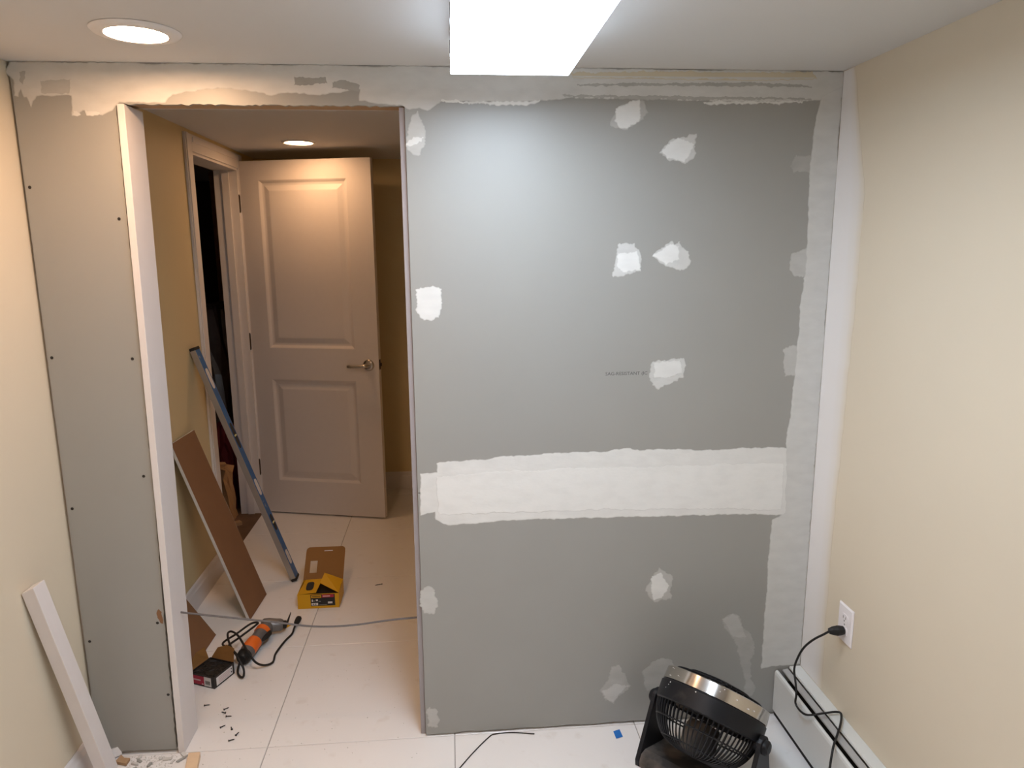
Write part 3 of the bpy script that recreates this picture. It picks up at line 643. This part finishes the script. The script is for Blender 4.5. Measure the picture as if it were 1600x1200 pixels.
# printed label on the front
def plate(x0, x1, z0, z1, mat, name, k=1, par=t):
    return MB().box((x0, .9200-.0004*k, z0), (x1, .9201, z1)).build(name, mat, par)
lbp = plate(.508, .616, .012, .067, 'print_black', 'label')
for x0, x1, z0, z1, mt in [(.511, .556, .051, .064, 'box_yellow'), (.559, .611, .052, .066, 'box_red'), (.511, .540, .015, .027, 'print_white'), (.545, .580, .0165, .0185, 'print_grey')]:
    plate(x0, x1, z0, z1, mt, 'label_print', 2, lbp)
for x0, x1, z0, z1, mt in [(.515, .552, .056, .059, 'print_black'), (.563, .595, .056, .061, 'print_pink'), (.516, .523, .018, .024, 'print_grey'), (.526, .532, .018, .024, 'print_grey'),
                           (.513, .518, .033, .044, 'print_white'), (.520, .526, .034, .039, 'print_grey'), (.531, .540, .036, .044, 'print_white'), (.543, .553, .032, .036, 'print_grey'), (.584, .604, .022, .031, 'print_white')]:
    plate(x0, x1, z0, z1, mt, 'label_print', 3, lbp)

# ------------------------------------------------------------ black and red screw box
e1 = Vector((.101, -.045, 0)).normalized(); e2 = Vector((.045, .101, 0)).normalized(); BW, BD, BH = .112, .108, .046
MBx = frame((.163, .382, .0005), e1, e2, Vector((0, 0, 1)))
t = thing('small_screw_box', (.163, .382, 0), 'small black and red cardboard screw box with its flaps open', 'box')
m = MB().box((0, 0, 0), (BW, .0015, BH), MBx).box((0, BD-.0015, 0), (BW, BD, BH), MBx).box((0, .0015, 0), (.0015, BD-.0015, BH), MBx).box((BW-.0015, .0015, 0), (BW, BD-.0015, BH), MBx).box((.0015, .0015, 0), (BW-.0015, BD-.0015, .0015), MBx)
m.build('carton', 'box_black', t)
MB().box((.002, .002, .002), (BW-.002, BD-.002, BH-.006), MBx).build('screw_fill', 'screw_black', t)
rd2 = random.Random(4); m = MB()
for k in range(60):
    x = rd2.uniform(.012, BW-.012); y = rd2.uniform(.012, BD-.012); a = rd2.uniform(0, 6.28); z = BH-.0055+rd2.uniform(0, .002)
    p = MBx @ Vector((x, y, z)); q = MBx @ Vector((min(max(x+.02*math.cos(a), .006), BW-.006), min(max(y+.02*math.sin(a), .006), BD-.006), z+rd2.uniform(-.001, .001)))
    m.tube([p, q], .0016, 5)
m.build('screws', 'screw_black', t, kind='stuff')
def boxface(M, x0, x1, z0, z1, mat, name, par, k=1):
    return MB().box((x0, -.0003*k, z0), (x1, .0002, z1), M).build(name, mat, par)
fl = boxface(MBx, .004, .066, .006, .040, 'box_red', 'label_print', t)
boxface(MBx, .012, .050, .021, .026, 'print_pink', 'lettering', fl, 2); boxface(MBx, .055, .062, .008, .012, 'print_white', 'lettering', fl, 2)
f2 = boxface(MBx, .066, .098, .004, .041, 'print_white', 'label_print', t)
for i in range(7): boxface(MBx, .0715+i*.0033, .0732+i*.0033, .012, .027, 'print_black', 'bar', f2, 2)
Ms = MBx @ frame((BW, 0, 0), Vector((0, 1, 0)), Vector((-1, 0, 0)), Vector((0, 0, 1)))
f3 = boxface(Ms, .012, .098, .006, .038, 'print_white', 'label_print', t)
for i in range(4): boxface(Ms, .024, .085, .011+i*.0062, .0135+i*.0062, 'print_pink', 'lettering', f3, 2)
for z in (.014, .027): boxface(Ms, .089, .094, z, z+.005, 'print_black', 'lettering', f3, 2)
def bflap(pts, lab=None):
    P = [MBx @ Vector(p) for p in pts]; n = (P[1]-P[0]).cross(P[2]-P[0]).normalized()*.0013; k = len(P)
    m = MB(); m.add(P+[v-n for v in P], [tuple(range(k)), tuple(reversed(range(k, 2*k)))]+[(i, (i+1) % k, (i+1) % k+k, i+k) for i in range(k)])
    m.build('flap', 'box_brown', t)
bflap([(.001, .005, BH), (.001, .100, BH), (-.012, .098, BH+.046), (-.010, .050, BH+.050), (-.010, .022, BH+.026)])
bflap([(.006, BD, BH), (BW-.001, BD, BH), (BW-.004, BD+.012, BH+.050), (.070, BD+.016, BH+.056), (.058, BD+.015, BH+.050), (.030, BD+.012, BH+.040)])

# ------------------------------------------------------------ oscillating tool with its cord
t = thing('oscillating_tool', (.33, .56, 0), 'grey and orange corded oscillating tool lying beside the small black box', 'power tool')
ta = Vector((.326, .486, .030)); tb = Vector((.372, .700, .046)); d = (tb-ta)
def along(k, dz=0, side=0):
    s = Vector((d.y, -d.x, 0)).normalized(); return ta+d*k+Vector((0, 0, dz))+s*side
MB().tube([along(k) for k in (.02, .06, .2, .4, .55, .7, .85, 1.0)], [.020, .026, .030, .029, .027, .029, .031, .027], 16).build('body', 'tool_grey', t, smooth=True)
MB().tube([along(k, .0025) for k in (.18, .22, .36, .48, .51)], [.024, .0305, .0305, .029, .022], 16).build('grip', 'tool_orange', t, smooth=True)
MB().tube([along(k, .003) for k in (.72, .74, .82, .85)], [.024, .0315, .0325, .026], 16).build('collar', 'tool_orange', t, smooth=True)
MB().tube([along(k) for k in (-.04, .0, .10, .13)], [.018, .026, .0295, .024], 16).build('rear_cap', 'black_rubber', t, smooth=True)
MB().tube([along(.52, .004, .026), along(.62, .006, .034), along(.76, .004, .034), along(.84, .0, .026)], [.006, .010, .010, .006], 10).build('paddle_switch', 'black_rubber', t, smooth=True)
hd0 = Vector((.362, .704, .046)); hd1 = Vector((.432, .716, .040))
MB().tube([hd0+(hd1-hd0)*k for k in (-.25, -.1, .2, .6, .85, 1)], [.020, .029, .030, .026, .025, .020], 16).build('gear_head', 'gear_grey', t, smooth=True)
MB().tube([hd1, hd1+Vector((.012, .002, -.001))], .017, 14).build('blade_clamp', 'black_rubber', t, smooth=True)
Mb = frame(hd1+Vector((.0125, .002, -.001)), Vector((.30, .55, .78)).normalized(), Vector((-.1, -.8, .60)).normalized(), Vector((.95, -.25, -.1)).normalized())
MB().prism([(-.014, -.012), (.02, -.010), (.048, -.003), (.052, .004), (.02, .010), (-.014, .012)], 0, .0014, Mb).build('blade', 'screw_black', t)
cp = [(.475, .761, .018), (.472, .73, .012), (.47, .695, .006), (.453, .641, .006), (.437, .551, .006), (.44, .487, .006), (.412, .460, .012), (.386, .442, .040), (.354, .464, .074), (.296, .558, .084), (.254, .61, .078), (.243, .592, .078), (.278, .503, .082), (.326, .425, .078), (.357, .392, .045), (.356, .388, .014), (.340, .398, .008), (.324, .425, .012), (.322, .47, .028)]
cd_ = MB().tube(smoothpath(cp, 6), .0042, 8).build('power_cord', 'black_rubber', t, smooth=True)
pv = Vector((.475, .765, .018))
MB().tube([pv+Vector((0, -.012, 0)), pv, pv+Vector((.004, .02, .004)), pv+Vector((.006, .03, .006))], [.006, .011, .013, .012], 10).build('plug', 'black_rubber', cd_, smooth=True)
for dx in (-.005, .005): MB().box((pv.x+.005+dx-.001, pv.y+.03, pv.z+.003), (pv.x+.005+dx+.001, pv.y+.047, pv.z+.008)).build('prong', 'steel', cd_)
sp = [(.322, .478, .036), (.272, .515, .056), (.229, .568, .052), (.268, .624, .060), (.312, .673, .074), (.342, .668, .080), (.338, .645, .080), (.291, .587, .064), (.258, .537, .054), (.295, .50, .050), (.322, .48, .03)]
MB().tube(smoothpath(sp, 6), .0042, 8).build('cord_loop', 'black_rubber', t, smooth=True)
m = MB().box((0, 0, 0), (.045, .02, .0012), frame((.425, .745, .001), Vector((.6, .8, 0)), Vector((-.8, .6, 0)), Vector((0, 0, 1))))
tag(m.build('card_scrap', 'box_yellow'), 'little yellow card scrap beneath the tool blade', 'scrap')

# ------------------------------------------------------------ outlet, baseboard heater
oy, oz = -.250, .474
t = thing('wall_outlet', (XR, oy, oz), 'white duplex wall outlet with black plug on the cream wall', 'outlet')
MO = frame((XR-.0006, oy, oz), Vector((0, -1, 0)), Vector((0, 0, 1)), Vector((-1, 0, 0)))
pw, ph = .0385, .0590
m = MB(); ch = .004
m.add([(-pw, -ph, 0), (pw, -ph, 0), (pw, ph, 0), (-pw, ph, 0), (-pw, -ph, .002), (pw, -ph, .002), (pw, ph, .002), (-pw, ph, .002), (-pw+ch, -ph+ch, .0055), (pw-ch, -ph+ch, .0055), (pw-ch, ph-ch, .0055), (-pw+ch, ph-ch, .0055)],
      [(3, 2, 1, 0), (0, 1, 5, 4), (1, 2, 6, 5), (2, 3, 7, 6), (3, 0, 4, 7), (4, 5, 9, 8), (5, 6, 10, 9), (6, 7, 11, 10), (7, 4, 8, 11), (8, 9, 10, 11)], MO)
m.build('cover_plate', 'plate_white', t)
for sz in (-1, 1):
    r = MB().prism([(x, y+sz*.0195) for x, y in oval(0, 0, .034, .029, 24)], .005, .0072, MO).build('receptacle', 'plate_white', t)
    for sx in (-.0065, .0065): MB().box((sx-.001, sz*.0195-.001, .0071), (sx+.001, sz*.0195+.007, .0075), MO).build('slot', 'slot_dark', r)
    MB().prism([(.0024*math.cos(a*.52), sz*.0195-.0075+.0024*math.sin(a*.52)) for a in range(12)], .0071, .0075, MO).build('slot', 'slot_dark', r)
MB().lathe([(0, .007), (.0025, .0066), (.003, .0055), (0, .005)], 12, MO).build('screw', 'steel', t)

t = thing('baseboard_heater', (2.29, -1.5, 0), 'white metal baseboard heater along the cream wall', 'heater')
Y0h, Y1h = -.002, -3.2
def run(poly, name, mat, **k):
    M = frame((0, Y0h, 0), Vector((1, 0, 0)), Vector((0, 0, 1)), Vector((0, -1, 0)))
    return MB().prism(poly, 0, Y0h-Y1h, M).build(name, mat, t, **k)
run([(XR-.0008, .012), (XR-.0008, .182), (2.298, .182), (2.2965, .176), (2.299, .174), (XR-.006, .172), (XR-.006, .012)], 'back_panel', 'heater_white')
run([(2.2925, .172), (2.292, .1735), (2.2735, .170), (2.273, .166), (2.275, .1665)], 'damper', 'heater_grey')
run([(2.247, .022), (2.2465, .160), (2.249, .1675), (2.254, .1705), (2.259, .168), (2.2595, .160), (2.2575, .160), (2.2560, .1655), (2.252, .1665), (2.2495, .160), (2.2495, .022)], 'front_panel', 'heater_white')
run([(2.262, .02), (2.262, .125), (XR-.008, .125), (XR-.008, .02)], 'slot_shade_block', 'dark_void')  # black block stands in for the shade inside the heater slot
run([(2.253, .0008), (2.253, .022), (2.262, .022), (2.262, .0008)], 'gap_shade_strip', 'dark_void')  # black strip stands in for the shade in the gap at the floor
for y in (-.25, -1.0, -1.75, -2.5): MB().box((2.2497, y-.012, .118), (XR-.007, y+.012, .124)).build('bracket', 'heater_grey', t)

# ------------------------------------------------------------ fan
FC = Vector((1.915, -.258, .186)); PD = Vector((.674, -.739, 0)).normalized(); ND = Vector((.739, .674, 0)).normalized()
EL = math.radians(49); AX = ND*math.cos(EL)+Vector((0, 0, 1))*math.sin(EL)
MFan = axes(FC, AX, PD)              # local X = pivot line, Z = blowing direction
t = thing('floor_fan', (FC.x, FC.y, 0), 'black tilting floor fan with chrome band before the drywall', 'fan')
R = .160
MB().lathe([(R-.004, -.002), (R+.002, .002), (R+.003, .052), (R-.001, .056), (R-.006, .054), (R-.007, .002)], 72, MFan, closed=True).build('housing_ring', 'black_plastic', t, smooth=True)
MB().lathe([(R-.001, .056), (R+.0015, .058), (R-.001, .094), (R-.004, .096), (R-.008, .094), (R-.006, .056)], 72, MFan, closed=True).build('chrome_band', 'chrome', t, smooth=True)
m = MB(); NB = 64
prof = [(R-.005, .004), (R-.008, -.018), (.138, -.055), (.116, -.085), (.088, -.104), (.050, -.112)]
pp = smoothpath([(r, 0, z) for r, z in prof], 3)
for k in range(NB):
    a = 2*math.pi*k/NB; c, s = math.cos(a), math.sin(a)
    m.tube([(p.x*c, p.x*s, p.z) for p in pp], .0024, 4, MFan)
for r, z in ((.144, -.044), (.109, -.091), (.052, -.1115)):
    m.tube([(r*math.cos(2*math.pi*i/48), r*math.sin(2*math.pi*i/48), z) for i in range(48)], .0026, 5, MFan, closed=True)
m.build('rear_grille', 'black_plastic', t, smooth=True)
MB().lathe([(0, -.115), (.030, -.114), (.046, -.108), (.052, -.090), (.052, -.030), (.045, -.015), (.012, -.010), (0, -.010)], 32, MFan).build('motor', 'dusty_plastic', t, smooth=True)
MB().lathe([(0, .060), (.020, .058), (.028, .045), (.028, -.006), (0, -.008)], 24, MFan).build('hub', 'black_plastic', t, smooth=True)
for k in range(3):
    m = MB(); vs = []; fs = []
    for i in range(9):
        q = i/8; r = .026+q*(.140-.026); wd = .036+.055*math.sin(q*2.4); tw = .75-.35*q
        for j in range(7):
            s = (j/6-.5)*2; an = 2.094*k + .55*q + s*wd/max(r, .06)*.8
            vs.append((r*math.cos(an), r*math.sin(an), .022+s*wd*math.sin(tw)*.55))
    for i in range(8):
        for j in range(6): fs.append((i*7+j, i*7+j+1, (i+1)*7+j+1, (i+1)*7+j))
    n0 = len(vs); vs += [(x, y, z+.002) for x, y, z in vs]; fs += [tuple(reversed([i+n0 for i in f])) for f in fs]
    m.add(vs, fs, MFan); m.build('blade', 'dusty_plastic', t, smooth=True)
m = MB()
for k in range(36):
    a = 2*math.pi*k/36
    m.tube([((R-.006-j*.033)*math.cos(a+.12*j), (R-.006-j*.033)*math.sin(a+.12*j), .094+.026*math.sin(j/4*1.57)) for j in range(5)], .0017, 4, MFan)
for r, z in ((.13, .104), (.09, .114), (.05, .119)):
    m.tube([(r*math.cos(2*math.pi*i/40), r*math.sin(2*math.pi*i/40), z) for i in range(40)], .002, 5, MFan, closed=True)
m.lathe([(0, .125), (.030, .123), (.036, .118), (0, .116)], 24, MFan)
m.build('front_grille', 'black_plastic', t, smooth=True)
# dried paint flecks on ring and band
m = MB(); rf = random.Random(8)
for k in range(12):
    a = -math.pi/2+rf.uniform(-1.2, 1.2); zl = rf.choice([rf.uniform(.06, .09), rf.uniform(.01, .05)]); s = rf.uniform(.001, .0032)
    Mf = MFan @ axes(((R+.0022)*math.cos(a), (R+.0022)*math.sin(a), zl), (math.cos(a), math.sin(a), 0), (0, 0, 1))
    m.prism([(s*rf.uniform(.6, 1.3)*math.cos(q*1.05), s*rf.uniform(.6, 1.3)*math.sin(q*1.05)) for q in range(6)], -.002, .0012, Mf)
m.build('paint_flecks', 'print_white', t, kind='stuff')
# U stand: sloped foot plate and two arms
def armpoly():
    pts = [(-.110, .0005), (-.112, .022), (-.100, .045)]
    for i in range(9):
        a = math.pi - math.pi*i/8; pts.append((.030*math.cos(a), .186+.030*math.sin(a)))
    return pts+[(.050, .09), (.072, .03), (.072, .0005)]
for s in (-1, 1):
    M = frame((FC.x, FC.y, 0)+Vector((0, 0, 0)) if False else Vector((FC.x, FC.y, 0))+PD*(s*.173), ND, Vector((0, 0, 1)), PD)
    MB().prism(armpoly(), -.007, .007, M).build('arm', 'black_plastic', t, bevel=.003)
    Mk = axes(FC+PD*(s*.180), PD*s, (0, 0, 1))
    MB().lathe([(0, .016), (.016, .015), (.021, .010), (.022, 0), (0, 0)], 20, Mk).build('pivot_knob', 'black_plastic', t, smooth=True)
    Mk = axes(FC+PD*(s*.166), -PD*s, (0, 0, 1))
    MB().lathe([(0, .012), (.018, .012), (.018, 0), (0, 0)], 16, Mk).build('pivot_boss', 'black_plastic', t, smooth=True)
M = frame(Vector((FC.x, FC.y, 0)), ND, Vector((0, 0, 1)), PD)
MB().prism([(-.110, .0006), (-.112, .020), (-.100, .040), (-.075, .046), (.030, .020), (.072, .016), (.072, .0006)], -.166, .166, M).build('base_plate', 'dusty_plastic', t, bevel=.003)
fc = [(2.287, -.247, .452), (2.276, -.236, .436), (2.262, -.209, .405), (2.248, -.182, .364), (2.237, -.168, .321), (2.230, -.163, .277), (2.226, -.187, .238), (2.223, -.200, .210), (2.221, -.203, .184), (2.224, -.232, .176), (2.234, -.262, .184), (2.284, -.269, .1925), (2.318, -.268, .1930), (2.3275, -.279, .1930), (2.300, -.325, .1935), (2.268, -.364, .1850), (2.232, -.408, .176), (2.206, -.444, .11), (2.18, -.50, .02), (2.12, -.54, .005), (2.03, -.50, .005), (1.96, -.44, .006), (1.90, -.385, .012)]
cdo = MB().tube(smoothpath(fc, 6), .0034, 8).build('power_cord', 'black_rubber', t, smooth=True)
MB().tube([(2.329, -.250, .4545), (2.318, -.250, .4545), (2.310, -.250, .4545), (2.296, -.248, .4540), (2.286, -.246, .4520)], [.0125, .0150, .0155, .0125, .0085], 10).build('plug', 'black_rubber', cdo, smooth=False)
